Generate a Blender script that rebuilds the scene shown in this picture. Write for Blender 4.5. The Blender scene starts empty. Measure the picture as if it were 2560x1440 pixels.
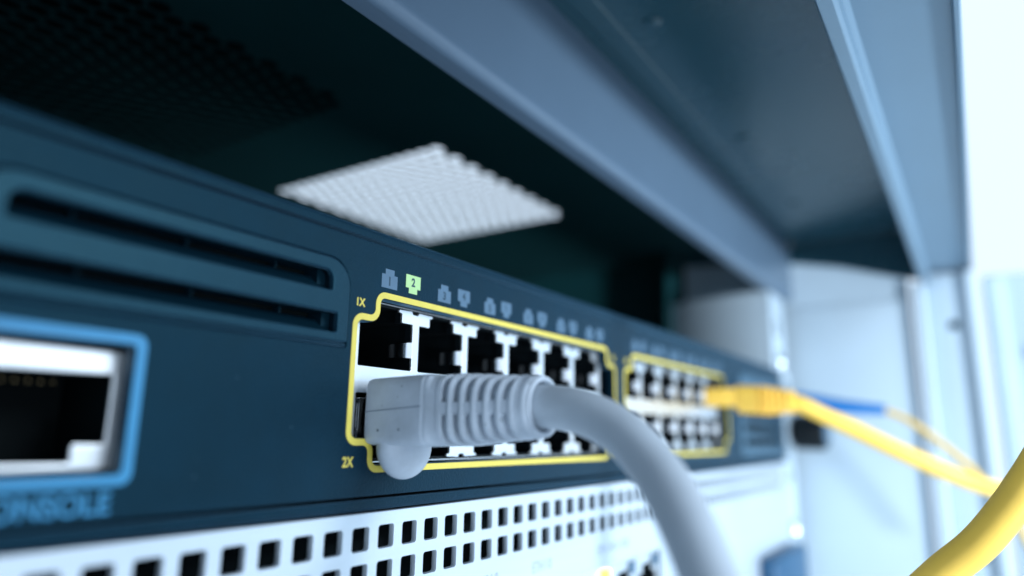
import bpy, bmesh, math, random
from mathutils import Vector, Matrix
random.seed(7)
S = 0.001                      # everything below is written in millimetres
scene = bpy.context.scene
COL = scene.collection

# ------------------------------------------------------------------ camera
cam_d = bpy.data.cameras.new("camera")
cam = bpy.data.objects.new("camera", cam_d); COL.objects.link(cam)
scene.camera = cam
AZ, EL, RO = 0.5938, 0.2084, 0.0154
fwd = Vector((math.cos(EL)*math.cos(AZ), math.cos(EL)*math.sin(AZ), math.sin(EL)))
rgt = fwd.cross(Vector((0, 0, 1))).normalized(); upv = rgt.cross(fwd)
r2 = math.cos(RO)*rgt + math.sin(RO)*upv
u2 = math.cos(RO)*upv - math.sin(RO)*rgt
cam.matrix_world = Matrix.Translation(Vector((-88.16, -77.03, 12.29))*S) @ Matrix((r2, u2, -fwd)).transposed().to_4x4()
cam_d.sensor_width = 36; cam_d.lens = 23.95
cam_d.clip_start = 0.004; cam_d.clip_end = 60
cam_d.dof.use_dof = True
cam_d.dof.focus_distance = 0.112
cam_d.dof.aperture_fstop = 6.4
cam_d.dof.aperture_blades = 0

# ------------------------------------------------------------------ world and lamps
world = bpy.data.worlds.new("World"); scene.world = world
world.use_nodes = True
bg = world.node_tree.nodes["Background"]
bg.inputs[0].default_value = (0.68, 0.83, 1.0, 1)
bg.inputs[1].default_value = 1.30

def area(name, loc, target, w, h, power, col):
    l = bpy.data.lights.new(name, 'AREA'); l.shape = 'RECTANGLE'
    l.size = w*S; l.size_y = h*S; l.energy = power; l.color = col
    o = bpy.data.objects.new(name, l); COL.objects.link(o)
    o.location = Vector(loc)*S
    o.rotation_euler = (Vector(target)-Vector(loc)).to_track_quat('-Z', 'Y').to_euler()
    return o
def spot(name, loc, target, power, col, size, blend, radius):
    l = bpy.data.lights.new(name, 'SPOT'); l.energy = power; l.color = col
    l.spot_size = math.radians(size); l.spot_blend = blend; l.shadow_soft_size = radius*S
    o = bpy.data.objects.new(name, l); COL.objects.link(o)
    o.location = Vector(loc)*S
    o.rotation_euler = (Vector(target)-Vector(loc)).to_track_quat('-Z', 'Y').to_euler()
    return o
spot("room_lamp", (-150, -800, -160), (290, -10, 20), 45, (0.78, 0.89, 1.0), 44, 0.8, 55)
area("plug_fill_light", (90, -520, 250), (10, -10, 15), 160, 160, 1.7, (0.80, 0.90, 1.0))  # added fill light to model the plug, not a known fitting

scene.view_settings.view_transform = 'Standard'
scene.view_settings.look = 'None'
scene.view_settings.exposure = 0.0
scene.view_settings.gamma = 1.0
scene.view_settings.use_curve_mapping = False
scene.render.engine = 'CYCLES'

# ------------------------------------------------------------------ materials
def mat(name, base, rough=0.5, metal=0.0, bump=0.0, bscale=800.0, var=0.0, vscale=60.0,
        spec=0.5, emit=None, estr=0.0, trans=0.0, stretch=None, rvar=0.0, coat=0.0, tint=None, sheen=0.0):
    m = bpy.data.materials.new(name); m.use_nodes = True
    nt = m.node_tree; b = nt.nodes["Principled BSDF"]
    b.inputs["Base Color"].default_value = (*base, 1)
    b.inputs["Roughness"].default_value = rough
    b.inputs["Metallic"].default_value = metal
    b.inputs["Specular IOR Level"].default_value = spec
    b.inputs["Transmission Weight"].default_value = trans
    b.inputs["Coat Weight"].default_value = coat
    if sheen:
        b.inputs["Sheen Weight"].default_value = sheen; b.inputs["Sheen Roughness"].default_value = 0.45
        b.inputs["Sheen Tint"].default_value = (0.30, 0.66, 1.0, 1)
    if tint: b.inputs["Specular Tint"].default_value = (*tint, 1)
    if emit:
        b.inputs["Emission Color"].default_value = (*emit, 1)
        b.inputs["Emission Strength"].default_value = estr
    tc = nt.nodes.new("ShaderNodeTexCoord")
    mp = nt.nodes.new("ShaderNodeMapping")
    nt.links.new(tc.outputs["Object"], mp.inputs["Vector"])
    if stretch: mp.inputs["Scale"].default_value = stretch
    if bump > 0:
        n = nt.nodes.new("ShaderNodeTexNoise"); n.inputs["Scale"].default_value = bscale
        n.inputs["Detail"].default_value = 3
        nt.links.new(mp.outputs[0], n.inputs["Vector"])
        bn = nt.nodes.new("ShaderNodeBump"); bn.inputs["Strength"].default_value = bump
        bn.inputs["Distance"].default_value = 0.00012
        nt.links.new(n.outputs["Fac"], bn.inputs["Height"])
        nt.links.new(bn.outputs["Normal"], b.inputs["Normal"])
    if var > 0:
        n2 = nt.nodes.new("ShaderNodeTexNoise"); n2.inputs["Scale"].default_value = vscale
        n2.inputs["Detail"].default_value = 6; n2.inputs["Roughness"].default_value = 0.65
        nt.links.new(mp.outputs[0], n2.inputs["Vector"])
        rp = nt.nodes.new("ShaderNodeValToRGB")
        rp.color_ramp.elements[0].position = 0.3; rp.color_ramp.elements[1].position = 0.7
        rp.color_ramp.elements[0].color = (*[c*(1-var) for c in base], 1)
        rp.color_ramp.elements[1].color = (*[min(1, c*(1+var*0.6)) for c in base], 1)
        nt.links.new(n2.outputs["Fac"], rp.inputs[0])
        nt.links.new(rp.outputs[0], b.inputs["Base Color"])
        if rvar > 0:
            mr = nt.nodes.new("ShaderNodeMapRange")
            mr.inputs["To Min"].default_value = rough-rvar; mr.inputs["To Max"].default_value = rough+rvar
            nt.links.new(n2.outputs["Fac"], mr.inputs[0]); nt.links.new(mr.outputs[0], b.inputs["Roughness"])
    return m

def specks(m, col, scale, size, amount):
    """scattered dirt specks with a shape of their own on top of the base colour"""
    nt = m.node_tree; b = nt.nodes["Principled BSDF"]
    src = b.inputs["Base Color"].links[0].from_socket
    tc = nt.nodes.new("ShaderNodeTexCoord")
    v = nt.nodes.new("ShaderNodeTexVoronoi"); v.inputs["Scale"].default_value = scale
    nt.links.new(tc.outputs["Object"], v.inputs["Vector"])
    lt = nt.nodes.new("ShaderNodeMapRange"); lt.inputs["From Min"].default_value = size*0.5
    lt.inputs["From Max"].default_value = size; lt.inputs["To Min"].default_value = 1; lt.inputs["To Max"].default_value = 0
    nt.links.new(v.outputs["Distance"], lt.inputs[0])
    sp = nt.nodes.new("ShaderNodeSeparateColor"); nt.links.new(v.outputs["Color"], sp.inputs[0])
    gt = nt.nodes.new("ShaderNodeMath"); gt.operation = 'GREATER_THAN'; gt.inputs[1].default_value = 1-amount
    nt.links.new(sp.outputs[0], gt.inputs[0])
    mu = nt.nodes.new("ShaderNodeMath"); mu.operation = 'MULTIPLY'
    nt.links.new(lt.outputs[0], mu.inputs[0]); nt.links.new(gt.outputs[0], mu.inputs[1])
    mx = nt.nodes.new("ShaderNodeMix"); mx.data_type = 'RGBA'
    nt.links.new(mu.outputs[0], mx.inputs["Factor"])
    nt.links.new(src, mx.inputs[6]); mx.inputs[7].default_value = (*col, 1)
    nt.links.new(mx.outputs[2], b.inputs["Base Color"])

M = {}
M['bezel'] = mat('dark_blue_paint', (0.001, 0.012, 0.025), 0.46, sheen=0.22, bump=0.9, bscale=2600, var=0.22, vscale=120, spec=0.22, tint=(0.3, 0.8, 1.0), rvar=0.08)
specks(M['bezel'], (0.05, 0.10, 0.14), 450, 0.07, 0.12)
M['grille'] = mat('lit_grille_plastic', (0.0015, 0.015, 0.030), 0.42, sheen=0.24, bump=0.7, bscale=2600, var=0.15, vscale=150, spec=0.4, tint=(0.3, 0.8, 1.0))  # lighter than the bezel, paints in the light the grille catches
M['bezel_trim'] = mat('dark_blue_trim', (0.002, 0.013, 0.023), 0.38, bump=0.3, bscale=2600, var=0.1, vscale=200, spec=0.35, tint=(0.35, 0.8, 1.0))
M['black'] = mat('black_plastic', (0.003, 0.006, 0.008), 0.5, var=0.2, vscale=300, spec=0.2)
M['black2'] = mat('black_steel', (0.0015, 0.004, 0.005), 0.7, var=0.2, vscale=40, spec=0.08)
M['roof'] = mat('shade_dark_paint', (0.004, 0.046, 0.052), 0.65, var=0.12, vscale=25, bump=0.2, bscale=900, spec=0.25)  # cabinet paint darkened, the unlit roof's shade is in the colour
M['yellow'] = mat('yellow_print', (0.64, 0.53, 0.09), 0.5, var=0.08, vscale=400)
M['blue_print'] = mat('blue_print', (0.025, 0.22, 0.42), 0.5, var=0.08, vscale=400)
M['module'] = mat('module_plastic', (0.03, 0.085, 0.135), 0.42, var=0.1, vscale=150, bump=0.3, bscale=2000)
M['label'] = mat('grey_light_pipe', (0.065, 0.13, 0.20), 0.5, var=0.08, vscale=500)
M['label_on'] = mat('green_light_pipe', (0.33, 0.52, 0.24), 0.5, var=0.08, vscale=500, emit=(0.35, 0.62, 0.22), estr=0.15)
M['digit'] = mat('dark_digit_print', (0.008, 0.04, 0.07), 0.5, var=0.1, vscale=500)
M['nickel'] = mat('nickel_shield', (0.86, 0.90, 0.93), 0.34, metal=0.85, var=0.06, vscale=250, rvar=0.06)
M['spring'] = mat('nickel_spring', (0.85, 0.87, 0.9), 0.16, metal=1.0, var=0.05, vscale=400)
M['silver'] = mat('brushed_aluminium', (0.58, 0.66, 0.73), 0.40, metal=0.45, bump=0.25, bscale=900, var=0.05, vscale=300, stretch=(0.06, 1, 1), rvar=0.05)
M['grey_text'] = mat('grey_print', (0.30, 0.36, 0.42), 0.5, var=0.1, vscale=500)
M['boot'] = mat('grey_rubber', (0.41, 0.47, 0.54), 0.46, bump=0.3, bscale=1800, var=0.16, vscale=150, rvar=0.06)
specks(M['boot'], (0.06, 0.08, 0.10), 520, 0.15, 0.22)
M['parting'] = mat('grime_in_parting_line', (0.13, 0.18, 0.25), 0.6, var=0.3, vscale=300)
M['cable_grey'] = mat('grey_cable_jacket', (0.42, 0.48, 0.54), 0.44, bump=0.2, bscale=700, var=0.10, vscale=60)
M['clear'] = mat('clear_polycarbonate', (0.9, 0.95, 1.0), 0.06, trans=1.0, var=0.02)
M['yellow_jacket'] = mat('yellow_cable_jacket', (0.95, 0.60, 0.09), 0.42, bump=0.2, bscale=500, var=0.08, vscale=90)
M['yellow_boot'] = mat('yellow_boot_rubber', (0.95, 0.58, 0.09), 0.46, bump=0.1, var=0.06, vscale=150)
M['fibre'] = mat('fibre_jacket', (0.80, 0.52, 0.10), 0.45, var=0.05)
M['blue_boot'] = mat('blue_boot', (0.002, 0.17, 0.50), 0.4, var=0.06)
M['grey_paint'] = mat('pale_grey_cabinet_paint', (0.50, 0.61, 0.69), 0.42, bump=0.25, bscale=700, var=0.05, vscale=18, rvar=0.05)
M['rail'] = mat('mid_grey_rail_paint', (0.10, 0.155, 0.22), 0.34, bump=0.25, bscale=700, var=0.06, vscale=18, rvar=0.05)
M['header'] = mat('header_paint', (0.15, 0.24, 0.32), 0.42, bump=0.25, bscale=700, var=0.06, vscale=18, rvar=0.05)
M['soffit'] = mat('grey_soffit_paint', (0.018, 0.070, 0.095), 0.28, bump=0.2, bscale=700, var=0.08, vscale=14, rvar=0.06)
M['screw'] = mat('zinc_screw', (0.8, 0.86, 0.92), 0.25, metal=0.9, var=0.05)
M['amber'] = mat('amber_led', (0.9, 0.4, 0.02), 0.4, emit=(1.0, 0.42, 0.03), estr=7.0, var=0.05)
M['steelblue'] = mat('steel_blue_plastic', (0.012, 0.075, 0.16), 0.45, var=0.08)
M['gold'] = mat('gold_contact', (0.25, 0.19, 0.10), 0.3, metal=1.0, var=0.05)

# ------------------------------------------------------------------ helpers
def link(name, me, m, parent=None):
    o = bpy.data.objects.new(name, me); COL.objects.link(o)
    if m is not None and not me.materials: me.materials.append(m)
    if parent is not None: o.parent = parent
    return o

def smooth(me, ang=35):
    me.shade_smooth(); me.set_sharp_from_angle(angle=math.radians(ang))

def thing(name, label, cat, group=None, loc=(0, 0, 0)):
    o = bpy.data.objects.new(name, None); COL.objects.link(o)
    o.empty_display_size = 0.005
    o['label'] = label; o['category'] = cat
    if group: o['group'] = group
    return o

def tag(o, label, cat, group=None):
    o['label'] = label; o['category'] = cat
    if group: o['group'] = group
    return o

def mesh_from(verts, faces):
    me = bpy.data.meshes.new("m")
    me.from_pydata([Vector(v)*S for v in verts], [], faces)
    bm = bmesh.new(); bm.from_mesh(me)
    bmesh.ops.recalc_face_normals(bm, faces=bm.faces[:]); bm.to_mesh(me); bm.free()
    return me

def box_mesh(boxes, bevel=0.0, seg=2):
    bm = bmesh.new()
    for (x0, x1, y0, y1, z0, z1) in boxes:
        mt = Matrix.Translation(Vector(((x0+x1)/2, (y0+y1)/2, (z0+z1)/2))*S) @ Matrix.Diagonal((abs(x1-x0)*S, abs(y1-y0)*S, abs(z1-z0)*S, 1))
        bmesh.ops.create_cube(bm, size=1, matrix=mt)
    if bevel > 0:
        bmesh.ops.bevel(bm, geom=bm.edges[:], offset=bevel*S, segments=seg, profile=0.5, affect='EDGES', clamp_overlap=True)
    me = bpy.data.meshes.new("m"); bm.to_mesh(me); bm.free()
    if bevel > 0: smooth(me, 40)
    return me

def box(name, b, m, parent=None, bevel=0.0, seg=2):
    return link(name, box_mesh([b], bevel, seg), m, parent)

def rpoly(pts, rad, seg=6):
    """rounded polygon; rad is a number or a list per corner"""
    n = len(pts); out = []
    for i in range(n):
        p0 = Vector(pts[i-1]); p1 = Vector(pts[i]); p2 = Vector(pts[(i+1) % n])
        r = rad[i] if isinstance(rad, (list, tuple)) else rad
        a = (p0-p1); b = (p2-p1)
        r = min(r, a.length*0.49, b.length*0.49)
        if r < 1e-4: out.append((p1.x, p1.y)); continue
        a.normalize(); b.normalize()
        ang = a.angle(b); t = r/math.tan(ang/2)
        t = min(t, (p0-p1).length*0.499, (p2-p1).length*0.499)
        rr = t*math.tan(ang/2)
        c = p1 + (a+b).normalized()*(rr/math.sin(ang/2))
        s = p1+a*t; e = p1+b*t
        a0 = math.atan2(s.y-c.y, s.x-c.x); a1 = math.atan2(e.y-c.y, e.x-c.x)
        d = (a1-a0+math.pi) % (2*math.pi)-math.pi
        for k in range(seg+1):
            th = a0+d*k/seg
            out.append((c.x+rr*math.cos(th), c.y+rr*math.sin(th)))
    return out

def signed(p): return sum(p[i-1][0]*p[i][1]-p[i][0]*p[i-1][1] for i in range(len(p)))/2

def offset_ortho(pts, d):
    """outward offset of an axis-aligned, counter-clockwise polygon"""
    n = len(pts); out = []
    for i in range(n):
        p0 = Vector(pts[i-1]); p1 = Vector(pts[i]); p2 = Vector(pts[(i+1) % n])
        e1 = (p1-p0).normalized(); e2 = (p2-p1).normalized()
        n1 = Vector((e1.y, -e1.x)); n2 = Vector((e2.y, -e2.x))
        q = p1+(n1+n2)*d
        out.append((q.x, q.y))
    return out

def rect(x0, x1, z0, z1): return [(x0, z0), (x1, z0), (x1, z1), (x0, z1)]
def rrect(x0, x1, z0, z1, r, seg=5): return rpoly(rect(x0, x1, z0, z1), r, seg)

def plate_mesh(outer, holes, y0, th, bevel=0.0, plane='XZ', bres=2):
    """flat plate with holes. XZ: front face at y0, going th back (+Y). XY: underside at y0, going th up"""
    cu = bpy.data.curves.new("c", 'CURVE'); cu.dimensions = '2D'; cu.fill_mode = 'BOTH'
    cu.extrude = max(0, th/2-bevel)*S; cu.bevel_depth = bevel*S; cu.bevel_resolution = bres
    cu.offset = -bevel*S
    for k, p in enumerate([outer]+list(holes)):
        want = 1 if k == 0 else -1
        if signed(p)*want < 0: p = list(reversed(p))
        sp = cu.splines.new('POLY'); sp.points.add(len(p)-1)
        for q, pt in zip(p, sp.points): pt.co = (q[0]*S, q[1]*S, 0, 1)
        sp.use_cyclic_u = True
    o = bpy.data.objects.new("c", cu); COL.objects.link(o)
    dg = bpy.context.evaluated_depsgraph_get()
    me = bpy.data.meshes.new_from_object(o.evaluated_get(dg))
    bpy.data.objects.remove(o); bpy.data.curves.remove(cu)
    mid = (y0+th/2)*S
    for v in me.vertices:
        x, y, z = v.co
        v.co = (x, mid-z, y) if plane == 'XZ' else (x, y, mid+z)
    me.materials.clear()
    smooth(me, 30)
    return me

def plate(name, outer, holes, y0, th, m, parent, bevel=0.0, plane='XZ', bres=2):
    return link(name, plate_mesh(outer, holes, y0, th, bevel, plane, bres), m, parent)

def text(name, s, x, z, size, y, m, parent, sx=0.8, bold=0.0, align='CENTER'):
    cu = bpy.data.curves.new("t", 'FONT'); cu.body = s; cu.size = size*S*1.42
    cu.align_x = align; cu.align_y = 'CENTER'; cu.extrude = 0.02*S; cu.offset = bold*S
    o = bpy.data.objects.new("t", cu); COL.objects.link(o)
    dg = bpy.context.evaluated_depsgraph_get()
    me = bpy.data.meshes.new_from_object(o.evaluated_get(dg))
    bpy.data.objects.remove(o); bpy.data.curves.remove(cu)
    xs = [v.co.x for v in me.vertices]; ys = [v.co.y for v in me.vertices]
    mx, my, w0, h0 = (min(xs)+max(xs))/2, (min(ys)+max(ys))/2, max(xs)-min(xs), max(ys)-min(ys)
    k = size*S/h0; kx = k*sx
    for v in me.vertices:
        a, b, c = v.co
        v.co = ((a-mx)*kx+x*S, y*S-c, (b-my)*k+z*S)
    me.materials.clear()
    return link(name, me, m, parent)

def spline(pts, n=12):
    P = [Vector(p) for p in pts]; out = []
    for i in range(len(P)-1):
        p0 = P[max(i-1, 0)]; p1 = P[i]; p2 = P[i+1]; p3 = P[min(i+2, len(P)-1)]
        for k in range(n):
            t = k/n
            out.append(0.5*((2*p1)+(p2-p0)*t+(2*p0-5*p1+4*p2-p3)*t*t+(3*p1-p0-3*p2+p3)*t**3))
    out.append(P[-1]); return out

def loft(rings, cap=True):
    n = len(rings[0]); verts = []; faces = []
    for r in rings: verts += r
    for i in range(len(rings)-1):
        for j in range(n):
            a = i*n+j; b = i*n+(j+1) % n
            faces.append((a, b, b+n, a+n))
    if cap:
        faces.append(tuple(range(n-1, -1, -1)))
        faces.append(tuple(range((len(rings)-1)*n, len(rings)*n)))
    return verts, faces

def tube_mesh(pts, rad, n=12, seg=24, wob=0.0):
    P = spline(pts, n); rings = []
    up = Vector((0.31, 0.2, 1)).normalized(); prev = None
    for i, p in enumerate(P):
        t = (P[min(i+1, len(P)-1)]-P[max(i-1, 0)]).normalized()
        if prev is None: a = t.cross(up).normalized()
        else: a = (prev-t*prev.dot(t)).normalized()
        prev = a; b = t.cross(a)
        r = rad(i/(len(P)-1)) if callable(rad) else rad
        r *= 1+wob*math.sin(i*0.37)*math.sin(i*0.13+1)
        rings.append([p+(a*math.cos(2*math.pi*k/seg)+b*math.sin(2*math.pi*k/seg))*r for k in range(seg)])
    v, f = loft(rings); me = mesh_from(v, f); smooth(me, 50); return me

def tube(name, pts, rad, m, parent=None, n=12, seg=24, wob=0.0):
    return link(name, tube_mesh(pts, rad, n, seg, wob), m, parent)

def cyl(name, base, axis, length, prof, m, parent=None, seg=32):
    """lathe: prof = list of (distance along axis, radius)"""
    ax = Vector(axis).normalized(); a = ax.orthogonal().normalized(); b = ax.cross(a)
    rings = [[Vector(base)+ax*d+(a*math.cos(2*math.pi*k/seg)+b*math.sin(2*math.pi*k/seg))*r for k in range(seg)] for d, r in prof]
    v, f = loft(rings); me = mesh_from(v, f); smooth(me, 35)
    return link(name, me, m, parent)

# ================================================================== CABINET
XW = 300.0        # inside of the right side wall
XL = -240.0       # left side wall
cab = thing('network_cabinet', 'pale grey steel cabinet housing the switch, with vented shade-darkened roof and open front', 'cabinet')
ROOFZ = 116.0
def vent(x0, x1, y0, y1, p=6.24, r=2.84):
    hs = []; cx = p*math.sqrt(3)/2; k = 0; x = x0+cx*0.5
    while x < x1-1:
        y = y0+p*0.5+(p/2 if k % 2 else 0)
        while y < y1-1:
            hs.append([(x+r*math.cos(2*math.pi*q/12), y+r*math.sin(2*math.pi*q/12)) for q in range(12)])
            y += p
        x += cx; k += 1
    return hs
VENT_A = (92.5, 189, 79, 171)
VENT_B = (-46, 51, 81, 173)
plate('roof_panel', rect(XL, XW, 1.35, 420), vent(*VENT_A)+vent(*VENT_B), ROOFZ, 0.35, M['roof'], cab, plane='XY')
box('vent_blocker', (-70, 76, 66, 190, ROOFZ+0.7, ROOFZ+40), M['black2'], cab)  # unseen box added so the left vent's holes stay dark
# roof front rail: bottom flange and front face
ZB = 84.2
def profile(name, prof, x0, x1, m, parent, ang=30):
    n = len(prof)
    v = [(x0, a, b) for a, b in prof]+[(x1, a, b) for a, b in prof]
    f = [(i, (i+1) % n, n+(i+1) % n, n+i) for i in range(n)]+[tuple(range(n)), tuple(range(2*n-1, n-1, -1))]
    me = mesh_from(v, f); smooth(me, ang)
    return link(name, me, m, parent)
rail = [(6.0, ZB), (6.0, ZB+1.2), (1.8, ZB+1.2), (1.3, ZB+1.8), (1.3, 116.3), (0, 116.3)]
rail += [(0+2.6-2.6*math.cos(a), ZB+2.6-2.6*math.sin(a)) for a in [math.radians(q) for q in (0, 20, 40, 60, 80, 90)]]
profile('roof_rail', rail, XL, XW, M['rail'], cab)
# soffit between the rail and the front header, with a folded seam
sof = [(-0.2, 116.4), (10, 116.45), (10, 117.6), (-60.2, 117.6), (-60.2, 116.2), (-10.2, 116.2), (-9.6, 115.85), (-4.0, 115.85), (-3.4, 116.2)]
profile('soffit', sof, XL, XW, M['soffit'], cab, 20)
for x in (-20, 62, 145, 228): cyl('rivet', (x, -18, 116.3), (0, 0, -1), 1, [(0, 2.6), (0.4, 2.5), (0.9, 1.6), (1.0, 0.01)], M['soffit'], cab, 20)
# header over the opening
hd = [(-60.4, 117.6), (-60.4, 89.0), (-60.9, 88.0), (-63.3, 88.0), (-64, 88.7), (-64, 93.0), (-65, 93.8), (-81.0, 93.8), (-81.4, 92.4), (-82.2, 92.4), (-82.6, 93.0), (-82.6, 117.6)]
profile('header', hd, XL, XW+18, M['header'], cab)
# side walls, back, floor
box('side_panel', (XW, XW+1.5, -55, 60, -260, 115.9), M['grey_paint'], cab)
gs = [(-59.8, 89.5), (-25, 100.5), (10, 107.5), (60, 111), (60, 116.1), (-59.8, 116.1)]  # dark wedge that paints the header's shadow onto the side wall
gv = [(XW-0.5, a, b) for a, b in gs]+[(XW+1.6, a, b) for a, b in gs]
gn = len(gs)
link('header_shadow_wedge', mesh_from(gv, [tuple(range(gn)), tuple(range(2*gn-1, gn-1, -1))]+[(i, (i+1) % gn, gn+(i+1) % gn, gn+i) for i in range(gn)]), M['soffit'], cab)
box('shaded_rear_wall', (XW, XW+1.5, 60.3, 420, -260, 116), M['roof'], cab)  # rear of the wall coloured dark to stand in for interior shade
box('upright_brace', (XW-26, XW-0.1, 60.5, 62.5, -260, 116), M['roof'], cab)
box('side_panel', (XL-1.5, XL, -82, 420, -260, 116), M['grey_paint'], cab)
box('back_panel', (XL, XW, 421, 423, -260, 116), M['grey_paint'], cab)
box('floor_panel', (XL, XW, -82, 421, -262, -260.2), M['grey_paint'], cab)
plate_me = box_mesh([(XW-1.2, XW-0.05, -52, 30, -250, 80)], 1.0, 3)
link('side_cover', plate_me, M['grey_paint'], cab)
# right front post
box('front_post', (XW-5, XW+16, -62.0, -56.5, -260, 87.6), M['grey_paint'], cab, 1.4, 3)
box('front_post', (XW+1, XW+16, -78.2, -62.2, -260, 92.0), M['grey_paint'], cab, 0.6, 2)
box('front_post', (XW-2, XW+16, -82.5, -78.4, -260, 92.2), M['grey_paint'], cab, 0.9, 2)
for z in (66, -40): cyl('post_hole', (XW+1.2, -72.5, z), (-1, 0, 0), 1, [(0, 2.3), (0.5, 2.3), (0.6, 1.6), (0.6, 0.01)], M['bezel_trim'], cab, 20)
# rack rail carrying the devices
rr_holes = []
for k in range(-14, 6):
    for dz in (6.3, 22.2, 38.1): rr_holes.append(rect(269.2, 278.7, k*44.45+dz-4.7, k*44.45+dz+4.7)) if -250 < k*44.45+dz < 78 else None
plate('rack_rail', rect(262, 288, -258, 83.8), rr_holes, 3.2, 2.0, M['grey_paint'], cab, 0.3)
web = [(262.0+0.005*y*y, 5.4+y) for y in range(0, 62, 4)]
wv = [(x, y, z) for z in (-258, 83.8) for x, y in web]+[(x+1.4, y+0.4, z) for z in (-258, 83.8) for x, y in web]
nw = len(web); wf = []
for k in range(nw-1):
    wf += [(k, k+1, nw+k+1, nw+k), (2*nw+k, 3*nw+k, 3*nw+k+1, 2*nw+k+1), (nw+k, nw+k+1, 3*nw+k+1, 3*nw+k), (k, 2*nw+k, 2*nw+k+1, k+1)]
wf += [(0, nw, 3*nw, 2*nw), (nw-1, 3*nw-1, 4*nw-1, 2*nw-1)]
wme = mesh_from(wv, wf); smooth(wme, 40)
link('rail_web', wme, M['grey_paint'], cab)
# open door swung out to the side of the opening
door = thing('cabinet_door', 'pale grey cabinet door standing open beyond the yellow cables', 'door')
box('door_panel', (XW+6, XW+22, -560, -86, -258, 90), M['grey_paint'], door, 1.5, 3)
box('door_lip', (XW+3.5, XW+5.9, -94, -87, -256, 88), M['grey_paint'], door, 0.6, 2)
cyl('door_latch', (XW+5.9, -104, 52), (-1, 0, 0), 3, [(0, 3.4), (1.6, 3.4), (2.4, 2.8), (2.4, 0.01)], M['screw'], door, 24)

# ================================================================== SWITCH
sw = thing('network_switch', 'dark blue rack network switch with yellow outlined port blocks and grille', 'network switch')
SX0, SX1 = -178.0, 261.0
box('chassis', (SX0+2, SX1-4, 19.5, 400, 1.0, 43.4), M['bezel_trim'], sw)
# geometry of the notched port frames (outer edge of the yellow print)
def notched(x0, x1, z0, z1, sx=4.6, sz=4.05):
    return [(x0+sx, z0), (x1-sx, z0), (x1-sx, z0+sz), (x1, z0+sz), (x1, z1-sz), (x1-sx, z1-sz), (x1-sx, z1), (x0+sx, z1), (x0+sx, z1-sz), (x0, z1-sz), (x0, z0+sz), (x0+sx, z0+sz)]
convex = [1, 1, 0, 1, 1, 0, 1, 1, 0, 1, 1, 0]
F1 = notched(-17.0, 74.8, 5.95, 33.95)
BW = 1.08
def frame_pts(F, d):
    q = offset_ortho(F, d)
    return rpoly(q, [(2.0+d) if c else max(0.45, 1.1-d) for c in convex], 6)
DX2 = 97.0
F2 = [(x+DX2, z) for x, z in F1]
# grille outline and its slots
GX0, GX1, GZ0, GZ1 = -66.5, -17.9, 24.2, 37.45
gr_out = rpoly(rect(GX0, GX1, GZ0, GZ1), [0.4, 0.4, 4.2, 4.2], 8)
con = rrect(-68.6, -47.45, 6.05, 22.35, 1.3, 6)
con_in = rrect(-67.4, -48.7, 7.25, 21.1, 0.7, 5)
# expansion module outline
MX0, MX1, MZ0, MZ1 = 186.0, 256.5, 4.0, 37.0
mod_out = rpoly(rect(MX0, MX1, MZ0, MZ1), [0.5, 0.5, 4, 4], 6)
# front face plate
box_top, box_bot = 41.6, 2.55
plate('front_panel', rrect(SX0, SX1, box_bot, box_top, 0.35, 3),
      [gr_out, con_in, frame_pts(F1, -BW), frame_pts(F2, -BW), mod_out], 0.0, 2.2, M['bezel'], sw, 0.24)
# rounded top and bottom edges beyond the grooves
def edge_prof(z0, z1, up):
    if up:
        pts = [(0.1, z0), (0.1, z1-1.0)] + [(0.1+1.0-math.cos(a), z1-1.0+math.sin(a)) for a in [math.radians(q) for q in (20, 40, 60, 80, 90)]] + [(19.4, z1), (19.4, z1-1), (0.9, z0)]
    else:
        pts = [(0.1, z1), (0.1, z0+1.0)] + [(0.1+1.0-math.cos(a), z0+1.0-math.sin(a)) for a in [math.radians(q) for q in (20, 40, 60, 80, 90)]] + [(19.4, z0), (19.4, z0+1), (0.9, z1)]
    return pts
profile('top_edge', edge_prof(42.15, 43.9, True), SX0, SX1, M['bezel'], sw)
profile('bottom_edge', edge_prof(0.35, 1.95, False), SX0, SX1, M['bezel'], sw)
box('groove_bed', (SX0+1, SX1-1, 2.3, 2.7, 41.0, 42.6), M['black2'], sw)
box('groove_bed', (SX0+1, SX1-1, 2.3, 2.7, 1.6, 3.2), M['black2'], sw)
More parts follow.
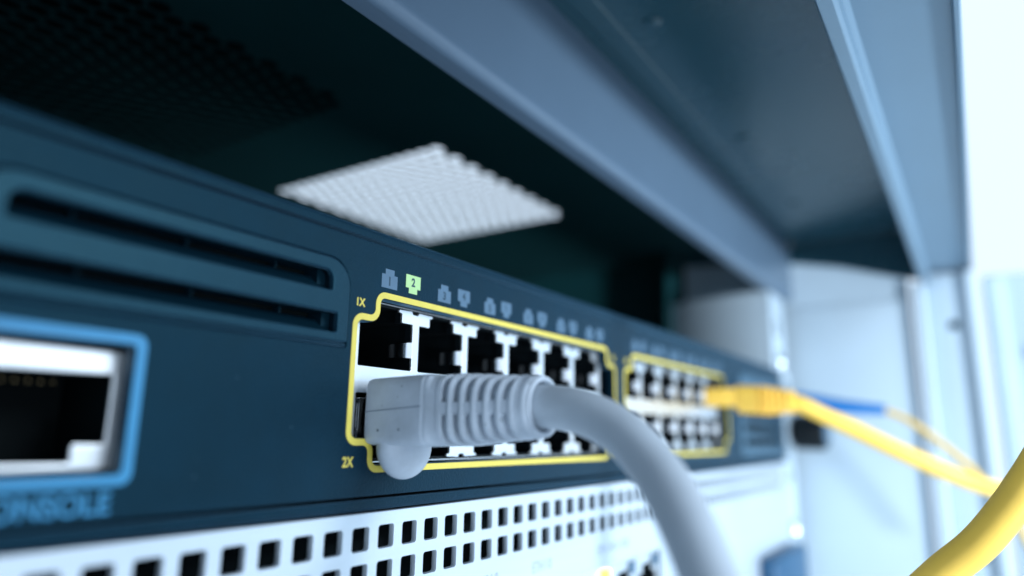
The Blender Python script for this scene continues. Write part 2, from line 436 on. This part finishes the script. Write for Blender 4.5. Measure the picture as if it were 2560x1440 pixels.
# grille plate with two slots, 0.35 mm proud of the face
s1 = rpoly(rect(-63.0, -21.5, 32.35, 35.35), [0.35, 0.35, 2.0, 2.0], 6)
s2 = rpoly(rect(-64.6, -20.2, 26.25, 29.15), [0.3]*4, 4)
gin = rpoly(rect(GX0+0.24, GX1-0.24, GZ0+0.75, GZ1-0.24), [0.3, 0.3, 4.1, 4.1], 8)
grille = plate('grille', gin, [s1, s2], -0.3, 1.0, M['grille'], sw, 0.22, bres=3)
box('grille_ledge', (GX0+0.4, GX1-0.35, -0.12, 1.2, GZ0+0.12, GZ0+0.62), M['bezel'], sw, 0.14, 2)
for (x0, x1, z0, z1) in ((-63.6, -21.0, 32.2, 35.5), (-65.2, -19.7, 26.1, 29.3)):
    # sloping lower lip of the slot and the dark opening above it
    v = [(x0, 0.71, z0), (x1, 0.71, z0), (x1, 3.4, z1-0.95), (x0, 3.4, z1-0.95), (x0, 3.5, z0), (x1, 3.5, z0)]
    f = [(0, 1, 2, 3), (3, 2, 5, 4), (4, 5, 1, 0), (0, 3, 4), (1, 5, 2)]
    link('slot_lip', mesh_from(v, f), M['bezel_trim'], grille)
    box('slot_ceiling', (x0, x1, 0.72, 5.0, z1+0.0, z1+0.6), M['bezel_trim'], grille)
    box('slot_end', (x1, x1+0.6, 0.72, 5.0, z0, z1), M['bezel_trim'], grille)
    box('slot_end', (x0-0.6, x0, 0.72, 5.0, z0, z1), M['bezel_trim'], grille)
    box('slot_end', (x1-1.7, x1-0.02, 2.0, 5.0, z0, z1-0.02), M['bezel_trim'], grille)
    xx = x1-8.2
    while xx > x0+2:
        box('slot_rib', (xx, xx+0.22, 3.3, 4.8, z1-1.1, z1-0.02), M['bezel_trim'], grille)
        xx -= 13.3
box('grille_backing', (GX0, GX1, 5.2, 6.0, GZ0, GZ1), M['black2'], sw)

# yellow frames and their writing
for F, n1, n2 in ((F1, '1X', '2X'), (F2, '13X', '14X')):
    plate('port_outline', frame_pts(F, 0.0), [frame_pts(F, -BW+0.1)], -0.07, 0.09, M['yellow'], sw)
    text('printed_text', n1, F[9][0]+1.45, 31.55, 1.3, -0.03, M['yellow'], sw, 0.9, 0.05)
    text('printed_text', n2, F[9][0]+0.75, 7.65, 1.5, -0.03, M['yellow'], sw, 0.85, 0.05)
text('printed_text', '11X', 73.2, 31.55, 1.3, -0.03, M['yellow'], sw, 0.9, 0.05)
text('printed_text', '12X', 73.2, 7.65, 1.5, -0.03, M['yellow'], sw, 0.85, 0.05)
plate('console_outline', con, [rrect(-67.5, -48.6, 7.15, 21.2, 0.7, 5)], -0.07, 0.09, M['blue_print'], sw)
text('printed_text', 'CONSOLE', -55.9, 4.35, 2.3, -0.03, M['blue_print'], sw, 0.92, 0.05)

# port number icons
icon_o = [(-1.8, 0), (1.8, 0), (1.8, 2.25), (1.02, 2.25), (1.02, 3.15), (-1.02, 3.15), (-1.02, 2.25), (-1.8, 2.25)]
for blk in range(2):
    for c in range(6):
        cx = blk*DX2+c*13.97
        for e in range(2):
            num = blk*12+c*2+e+1
            if e == 0: pts = [(cx-9.65+x, 34.75+z) for x, z in icon_o]; tx, tz = cx-9.65, 35.95
            else: pts = [(cx-4.0+x, 38.0-z) for x, z in icon_o]; tx, tz = cx-4.0, 36.8
            on = num == 2
            lab = plate('port_number_icon', pts, [], -0.05, 0.07, M['label_on'] if on else M['label'], sw)
            if on: lab['label'] = 'lit green port icon'
            text('number', str(num), tx, tz, 1.5, -0.055, M['digit'], lab, 0.9 if num < 10 else 0.75, 0.07)

# jack blocks ------------------------------------------------------------
P = 13.97
def shield_contour(n, x0, zc=20.1):
    st, tw, wing = 0.82, 3.55, 4.35
    zmid, zT, zTop, wz = 2.1, 10.1, 12.35, 11.7       # relative to zc
    top = []
    for k in range(n+1):
        c = x0+k*P; L, R = k == 0, k == n
        el = c-0.75 if L else None; er = c+0.75 if R else None
        seq = [(c-st, zmid), (c-st, zT), (c-tw, zT), (c-tw, wz), (c-wing, wz+0.1), (c-wing, zTop-0.05), (c-tw+1.2, zTop), (c-1.1, zTop+0.1), (c-0.9, zTop-0.5), (c+0.5, zTop-0.55), (c+0.7, zTop), (c+wing, zTop-0.1), (c+wing, wz+0.15), (c+tw, wz), (c+tw, zT), (c+st, zT), (c+st, zmid)]
        if L: seq = [(el, zmid), (el, zTop)]+seq[11:]
        if R: seq = seq[:6]+[(er, zTop), (er, zmid)]
        top += seq
    bot = [(x, -z) for x, z in reversed(top)]
    # corners between the mid bar and the stems are softened
    pts = [(x, zc+z) for x, z in top+bot]
    out = []
    for p in pts:
        if not out or (abs(out[-1][0]-p[0])+abs(out[-1][1]-p[1])) > 1e-6: out.append(p)
    return rpoly(out, 0.22, 2)

def housing_mesh():
    """black plastic tub of one upper port, opening centred on x=0, local z from mid line of block"""
    y0, y1, lip = 3.1, 16.0, 4.3
    prof = [(-6.2, 2.05), (6.2, 2.05), (6.2, 10.1), (3.5, 10.1), (3.5, 12.2), (-3.5, 12.2), (-3.5, 10.1), (-6.2, 10.1)]
    wide = offset_ortho(prof, 0.35)
    rings = []
    verts = [(x, y0, z) for x, z in prof]+[(x, lip, z) for x, z in prof]+[(x, lip+0.01, z) for x, z in wide]+[(x, y1, z) for x, z in wide]
    n = 8; f = []
    for r in range(3):
        for j in range(n):
            f.append((r*n+j, r*n+(j+1) % n, (r+1)*n+(j+1) % n, (r+1)*n+j))
    f.append(tuple(range(3*n, 4*n)))
    # outer skirt so that the front edge has thickness
    outer = offset_ortho(prof, 0.62)
    o0 = len(verts); verts += [(x, y0, z) for x, z in outer]+[(x, y1, z) for x, z in outer]
    for j in range(n):
        f.append((j, (j+1) % n, o0+(j+1) % n, o0+j))
        f.append((o0+j, o0+(j+1) % n, o0+n+(j+1) % n, o0+n+j))
    me = bpy.data.meshes.new("m"); me.from_pydata([Vector(v)*S for v in verts], [], f); me.validate()
    me.materials.append(M['black'])
    return me

def spring_mesh():
    """bent contact leaf on the right wall of a port"""
    prof = [(6.15, 2.52), (5.75, 2.9), (5.35, 3.6), (5.05, 4.6), (5.0, 5.6), (5.25, 6.8), (5.8, 8.0)]
    z0, z1 = 4.3, 7.0; v = []; f = []
    for i, (x, y) in enumerate(prof):
        sh = 0.25*i/6
        v += [(x, y, z0+sh), (x, y, z1-sh), (x+0.18, y+0.05, z1-sh), (x+0.18, y+0.05, z0+sh)]
    for i in range(len(prof)-1):
        for j in range(4):
            f.append((i*4+j, i*4+(j+1) % 4, i*4+4+(j+1) % 4, i*4+4+j))
    f += [(0, 1, 2, 3), tuple(4*(len(prof)-1)+k for k in range(4))]
    me = mesh_from(v, f); smooth(me, 50); me.materials.append(M['spring']); return me

HM, SM = housing_mesh(), spring_mesh()
def jack_block(x0, parent, n=6, zc=20.1):
    sh = plate('port_shield', shield_contour(n, x0, zc), [], 2.5, 0.45, M['nickel'], parent, 0.06, bres=1)
    for k in range(n):
        for up in (1, -1):
            h = bpy.data.objects.new('port_housing', HM); COL.objects.link(h); h.parent = sh
            h.location = Vector((x0+P*(k+0.5), 0, zc))*S; h.scale = (1, 1, up)
            s = bpy.data.objects.new('spring_contact', SM); COL.objects.link(s); s.parent = sh
            s.location = Vector((x0+P*(k+0.5), 0, zc))*S; s.scale = (1, 1, up)
    return sh
jack_block(-P, sw); jack_block(-P+DX2-0.5, sw)
for d in (0, DX2):
    box('opening_backing', (-18.5+d, 76.5+d, 16.4, 17.0, 4, 36), M['black2'], sw)
    box('opening_ceiling', (-18.0+d, 76.0+d, 2.25, 16.3, 33.7, 34.3), M['black'], sw)
    box('opening_floor', (-18.0+d, 76.0+d, 2.25, 16.3, 5.7, 6.3), M['black'], sw)
    box('opening_side', (75.4+d, 76.0+d, 2.25, 16.3, 6.4, 33.6), M['bezel_trim'], sw)
    box('opening_side', (-18.4+d, -17.8+d, 2.25, 16.3, 6.4, 33.6), M['black'], sw)
    # thin bright edge of the shield top above the ports
    box('shield_lid', (-14.4+d, 70.4+d, 3.0, 15, 32.75, 32.95), M['nickel'], sw)
    box('shield_lid', (-14.4+d, 70.4+d, 3.0, 15, 7.25, 7.45), M['nickel'], sw)

# console port: a single shielded jack, latch notch at the bottom
ch = [(-64.8, 10.2), (-60.6, 10.2), (-60.6, 8.3), (-52.6, 8.3), (-52.6, 10.3), (-49.3, 10.3), (-49.3, 17.9), (-64.8, 17.9)]
csh = plate('console_jack', rpoly([(-66.8, 7.6), (-48.1, 7.6), (-48.1, 20.5), (-66.8, 20.5)], 0.35, 3), [rpoly(ch, 0.25, 3)], 2.9, 0.5, M['nickel'], sw, 0.14)
for b in ((-49.25, -48.8, 3.45, 15, 8, 18.2), (-65.4, -64.85, 3.45, 15, 8, 18.2), (-65.4, -48.8, 3.45, 15, 17.95, 18.4), (-65.4, -48.8, 3.45, 15, 7.7, 8.25), (-65.4, -48.8, 15, 15.5, 7.6, 18.4)):
    box('jack_wall', b, M['black2'], csh)
for k in range(8): box('contact_pin', (-61.6+k*1.27, -61.35+k*1.27, 9.5, 12, 16.9, 17.15), M['gold'], csh)
box('opening_backing', (-70, -46, 16, 16.6, 5, 24), M['black2'], sw)

# expansion module with louvres at the right end
lv = [rrect(MX0+5, MX1-4, z, z+2.6, 0.6, 3) for z in (8.5, 14.0, 19.5, 29.5)]
modp = plate('expansion_module', rpoly(rect(MX0+0.3, MX1-0.3, MZ0+0.3, MZ1-0.3), [0.5, 0.5, 3.8, 3.8], 6), lv, -0.6, 1.0, M['module'], sw, 0.25)
for z in (8.5, 14.0, 19.5, 29.5): box('louvre', (MX0+4.5, MX1-3.5, 1.0, 3.0, z-0.4, z+0.8), M['black'], modp)
box('opening_backing', (MX0, MX1, 3.2, 3.8, MZ0, MZ1), M['black2'], sw)
# rack ear
plate('mounting_ear', rrect(261.4, 283.0, 1.0, 43.4, 1.0, 4), [rrect(268, 277, 34.5, 41.0, 3, 5), rrect(268, 277, 3.0, 9.5, 3, 5)], 1.2, 1.8, M['grey_paint'], sw, 0.2)

# ================================================================== SILVER APPLIANCE BELOW
ap = thing('silver_appliance', 'silver perforated metal appliance directly below the dark switch', 'appliance')
hs = []
PX = 5.27
k0 = -30
for k in range(k0, 56):
    x = -9.15+k*PX
    if x < -170 or x > 246: continue
    for z1 in (-1.85, -7.05):
        hs.append(rrect(x, x+3.4, z1-3.4, z1, 0.42, 2))
AZ0 = -43.9
jk = [(57.0, -33.5), (103.0, -33.5), (103.0, -18.7), (57.0, -18.7)]
plate('front_plate', rrect(SX0, 261, AZ0, 0.12, 0.4, 3), hs+[rpoly(jk, 0.4, 3)], 0.0, 1.1, M['silver'], ap, 0.07, bres=1)
box('chassis', (SX0+1, 260, 9.0, 380, AZ0+0.4, -0.4), M['black2'], ap)
box('plate_lip', (SX0+1, 260, 1.2, 9.0, -0.55, -0.05), M['silver'], ap)
for s_, x in (('ETH I 0', 38.5), ('ETH I 100 A 1000', 72.0), ('CONS I 0', 18.0)):
    text('printed_text', s_, x, -14.3 if x < 60 else -14.6, 2.1, -0.03, M['grey_text'], ap, 0.8, 0.0)
# jacks of the appliance with an amber lamp
for k in range(3):
    x = 57.8+k*15.1
    jp = [(x+1.2, -31.5), (x+13.3, -31.5), (x+13.3, -24.0), (x+10.6, -24.0), (x+10.6, -21.8), (x+4.0, -21.8), (x+4.0, -24.0), (x+1.2, -24.0)]
    js = plate('ethernet_jack', rrect(x, x+14.6, -33.2, -19.2, 0.3, 2), [rpoly(jp, 0.2, 2)], 1.3, 0.5, M['nickel'], ap, 0.08, bres=1)
    box('jack_back', (x+0.5, x+14.1, 8.3, 8.8, -33, -19.5), M['black'], js)
    for (a, b) in ((x+0.5, x+1.15), (x+13.35, x+14.1)): box('jack_wall', (a, b, 1.85, 8.2, -33, -19.5), M['black'], js)
    box('status_lamp', (x+10.2, x+13.6, 0.6, 1.25, -22.9, -19.9), M['amber'] if k == 0 else M['label'], js, 0.3, 2)
plate('mounting_ear', rrect(261.4, 283.0, AZ0+0.5, -0.7, 1.0, 4), [rrect(268, 277, -9.5, -3.5, 3, 5)], 1.2, 1.8, M['grey_paint'], ap, 0.2)
hb = box('pull_handle', (202, 258, -7.0, -0.2, -58, -35.0), M['steelblue'], ap, 2.0, 3)

# ================================================================== SCREWS AND KNOB
def screw(x, z, label, r=4.3, y=1.1, dark=False):
    t = thing('rack_screw', label, 'screw', 'screws along the rack rail')
    cyl('head', (x, y, z), (0, -1, 0), 3, [(0, r), (1.6, r), (2.5, r*0.82), (2.9, r*0.4), (2.9, 0.01)], M['screw'], t, 28)
    cyl('washer', (x, y+0.6, z), (0, -1, 0), 0.6, [(0, r*1.35), (0.5, r*1.35), (0.55, r*1.2), (0.55, 0.01)], M['screw'], t, 28)
    return t
screw(272.5, 47.5, 'shiny rail screw just above the upper corner of the dark switch', y=3.0)
screw(252+20, -31.5, 'shiny rail screw above the blue handle at bottom', y=1.1)
kn = thing('thumb_knob', 'black round thumb knob on the rack rail beside the yellow plug', 'knob')
cyl('grip', (281, 0.9, 14.6), (0, -1, 0), 12, [(0, 5.8), (1.6, 5.8), (1.7, 8.6), (14.5, 8.6), (15.8, 7.8)], M['black'], kn, 40)
cyl('end_cap', (281, -14.95, 14.6), (0, -1, 0), 1, [(0, 6.6), (0.5, 6.6), (0.9, 6.0), (0.9, 0.01)], M['label'], kn, 32)

# ================================================================== GREY PATCH CABLE
gc = thing('grey_patch_cable', 'thick grey network cable plugged into the lower left yellow port', 'cable')
def superring(cx, cz, hw, hh, n, y, N=112, groove=0.0, band=0.95):
    pts = []
    for k in range(N):
        th = 2*math.pi*(k+0.5)/N
        c, s = math.cos(th), math.sin(th)
        rad = 1/((abs(c)/hw)**n+(abs(s)/hh)**n)**(1/n)
        x = rad*c; z = rad*s
        g = groove*min(1, max(0, (abs(z)-band)/0.3))
        # grooves fade out over the top and bottom spine
        L = math.hypot(x, z)
        x -= x/L*g; z -= z/L*g
        pts.append((cx+x, y, cz+z))
    return pts
rings = []
def boot_ring(t, groove=0.0, grow=0.0):
    """t = distance out from the panel, mm"""
    y = 0.2-t
    if t < 12.5:
        u = t/12.5
        hw = 6.45+0.1*math.sin(u*math.pi); hh = 5.0+0.28*u; n = 10-3.5*u; cz = 15.05+0.25*u
    else:
        u = min(1, (t-12.5)/15.3); e = u*u*(3-2*u)
        hw = 6.4+(4.35-6.4)*u; hh = 5.18+(4.3-5.18)*e; n = 5.0+(2.05-5.0)*u**0.6; cz = 15.3+0.45*u
    return superring(-6.98, cz, hw+grow, hh+grow, n, y, groove=groove)
for g in (-0.55, -0.22, -0.06): rings.append(boot_ring({-0.55: 0.0, -0.22: 0.12, -0.06: 0.38}[g], 0, g))
t = 0.7
while t < 11.2: rings.append(boot_ring(t)); t += 0.7
rings.append(boot_ring(11.3)); rings.append(boot_ring(11.45, 0, -0.10))
t = 11.8
while t < 13.9: rings.append(boot_ring(t, 0, -0.10)); t += 0.35
slots = [15.1+1.9*i for i in range(6)]
t = 13.95
while t < 28.0:
    g = 0.0; rib = 0.0
    for s_ in slots:
        d = t-s_
        if abs(d) < 0.45: g = max(g, (1.7-0.09*(s_-15))*min(1, (0.45-abs(d))/0.1))
        rib = max(rib, 0.16*math.exp(-((d-0.93)/0.34)**2))
    if t > 27.1: rib = 0.10-(t-27.1)**2*0.55
    rings.append(boot_ring(t, g, rib)); t += 0.05
# rounded end and the bore for the cable
for dr, dy in ((-0.12, 0.14), (-0.35, 0.24), (-0.6, 0.22), (-0.8, 0.08), (-0.98, -0.2), (-1.0, -1.2)): rings.append(boot_ring(28.0+dy, 0, dr))
v, f = loft(rings); me = mesh_from(v, f); smooth(me, 40)
link('boot', me, M['boot'], gc)
# mould parting line along the visible side
sl = []
for q in range(0, 12): sl.append((-6.98-6.50-0.055*math.sin(q/12*math.pi), -0.1-q*1.0, 14.95+0.07*q))
tube('parting_line', sl, 0.06, M['parting'], gc, 3, 6)
# dome shaped latch guard below the boot
dv = []; NU, NV = 40, 20
for i in range(NV+1):
    ph = math.pi*i/NV
    ring = []
    for k in range(NU):
        th = 2*math.pi*k/NU
        ring.append((-7.6+5.3*math.sin(ph)*math.cos(th) if 0 < i < NV else -7.6+0.02*math.cos(th), -3.1+3.05*math.sin(ph)*math.sin(th) if 0 < i < NV else -3.1+0.02*math.sin(th), 9.9+4.95*math.cos(ph)))
    dv.append(ring)
v, f = loft(dv); me = mesh_from(v, f); smooth(me, 60)
link('latch_guard', me, M['boot'], gc)
# clear plug body in the port
pb = box_mesh([(-12.7, -1.2, -0.1, 9.0, 10.9, 17.2)], 0.35, 2)
link('clear_plug', pb, M['clear'], gc)
for k in range(8): box('contact_pin', (-11.5+k*1.02, -11.2+k*1.02, 4.5, 8.6, 17.25, 17.4), M['gold'], gc)
tube('cable', [(-6.98, -20, 15.75), (-7.0, -27, 15.85), (-7.4, -33.8, 15.0), (-8.8, -40.3, 12.3), (-11.6, -45.9, 8.0), (-15.6, -50.4, 3.4), (-19.4, -54.0, -1.2), (-23, -57.1, -6.2), (-28, -61, -16), (-32, -64, -34), (-34, -66, -80)], 2.98, M['cable_grey'], gc, 16, 36)

# ================================================================== YELLOW CABLES
yc = thing('yellow_patch_cable', 'yellow network cable plugged into the far port block', 'cable')
yr = []
def yring(t, grow=0.0):
    u = t/18.0
    if t < 9: hw, hh, n = 5.6, 4.9, 5
    else:
        w = (t-9)/9.0; hw, hh, n = 5.6-1.9*w, 4.9-1.2*w, 5-2.9*w
    return superring(159.8, 24.9-0.06*t, hw+grow, hh+grow, n, -8.0-t, N=48)
t = 0.0
while t <= 18.01:
    gr = -0.5 if t < 0.1 else (-0.9 if t > 7.5 and ((t-7.5) % 2.0) < 0.8 and t < 16.5 else 0)
    yr.append(yring(t, gr)); t += 0.2
v, f = loft(yr); me = mesh_from(v, f); smooth(me, 40); link('boot', me, M['yellow_boot'], yc)
box('plug_body', (154.2, 165.4, -7.9, 9, 22.4, 28.6), M['yellow_boot'], yc, 0.5, 2)
tube('cable', [(159.8, -20, 24.0), (160, -27, 23.2), (163, -34, 19.6), (166, -40, 16.5), (174, -54.5, 8.2), (184, -70, 0.2), (195, -80.5, -3.8), (206, -90, -5), (220, -102, -4)], 2.85, M['yellow_jacket'], yc, 12, 28)

yn = thing('yellow_cable_loop', 'thick yellow cable curving up through the lower right corner, nearest the camera', 'cable')
tube('cable_jacket', [(54, -40, -52), (52, -53, -30), (50, -63, -16.5), (50, -69.1, -9.8), (50, -74.9, -4.4), (50.2, -79.3, 1.0), (50.5, -83.0, 6.4), (51.3, -87, 12.6), (53, -93, 20), (52, -106, 30)], 2.75, M['yellow_jacket'], yn, 16, 36)

fb = thing('fibre_patch_cord', 'thin yellow fibre cord with blue boot near the cabinet side wall', 'fibre cord')
tube('boot', [(251, -6, 29.2), (252, -15, 28.0), (253, -26, 26.0), (254, -36, 24.9), (255, -44, 24.2)], lambda u: 3.8-1.7*u, M['blue_boot'], fb, 8, 20)
box('connector', (247.5, 254.5, -6, -0.9, 26.2, 32.2), M['blue_boot'], fb, 0.5, 2)
tube('cord', [(255, -43, 24.3), (255.5, -51, 20.5), (256, -60.2, 13.4), (257, -67, 6.8), (258, -72.3, 1.3), (260, -79, -8), (263, -86, -20), (268, -92, -40)], 1.35, M['fibre'], fb, 10, 16)
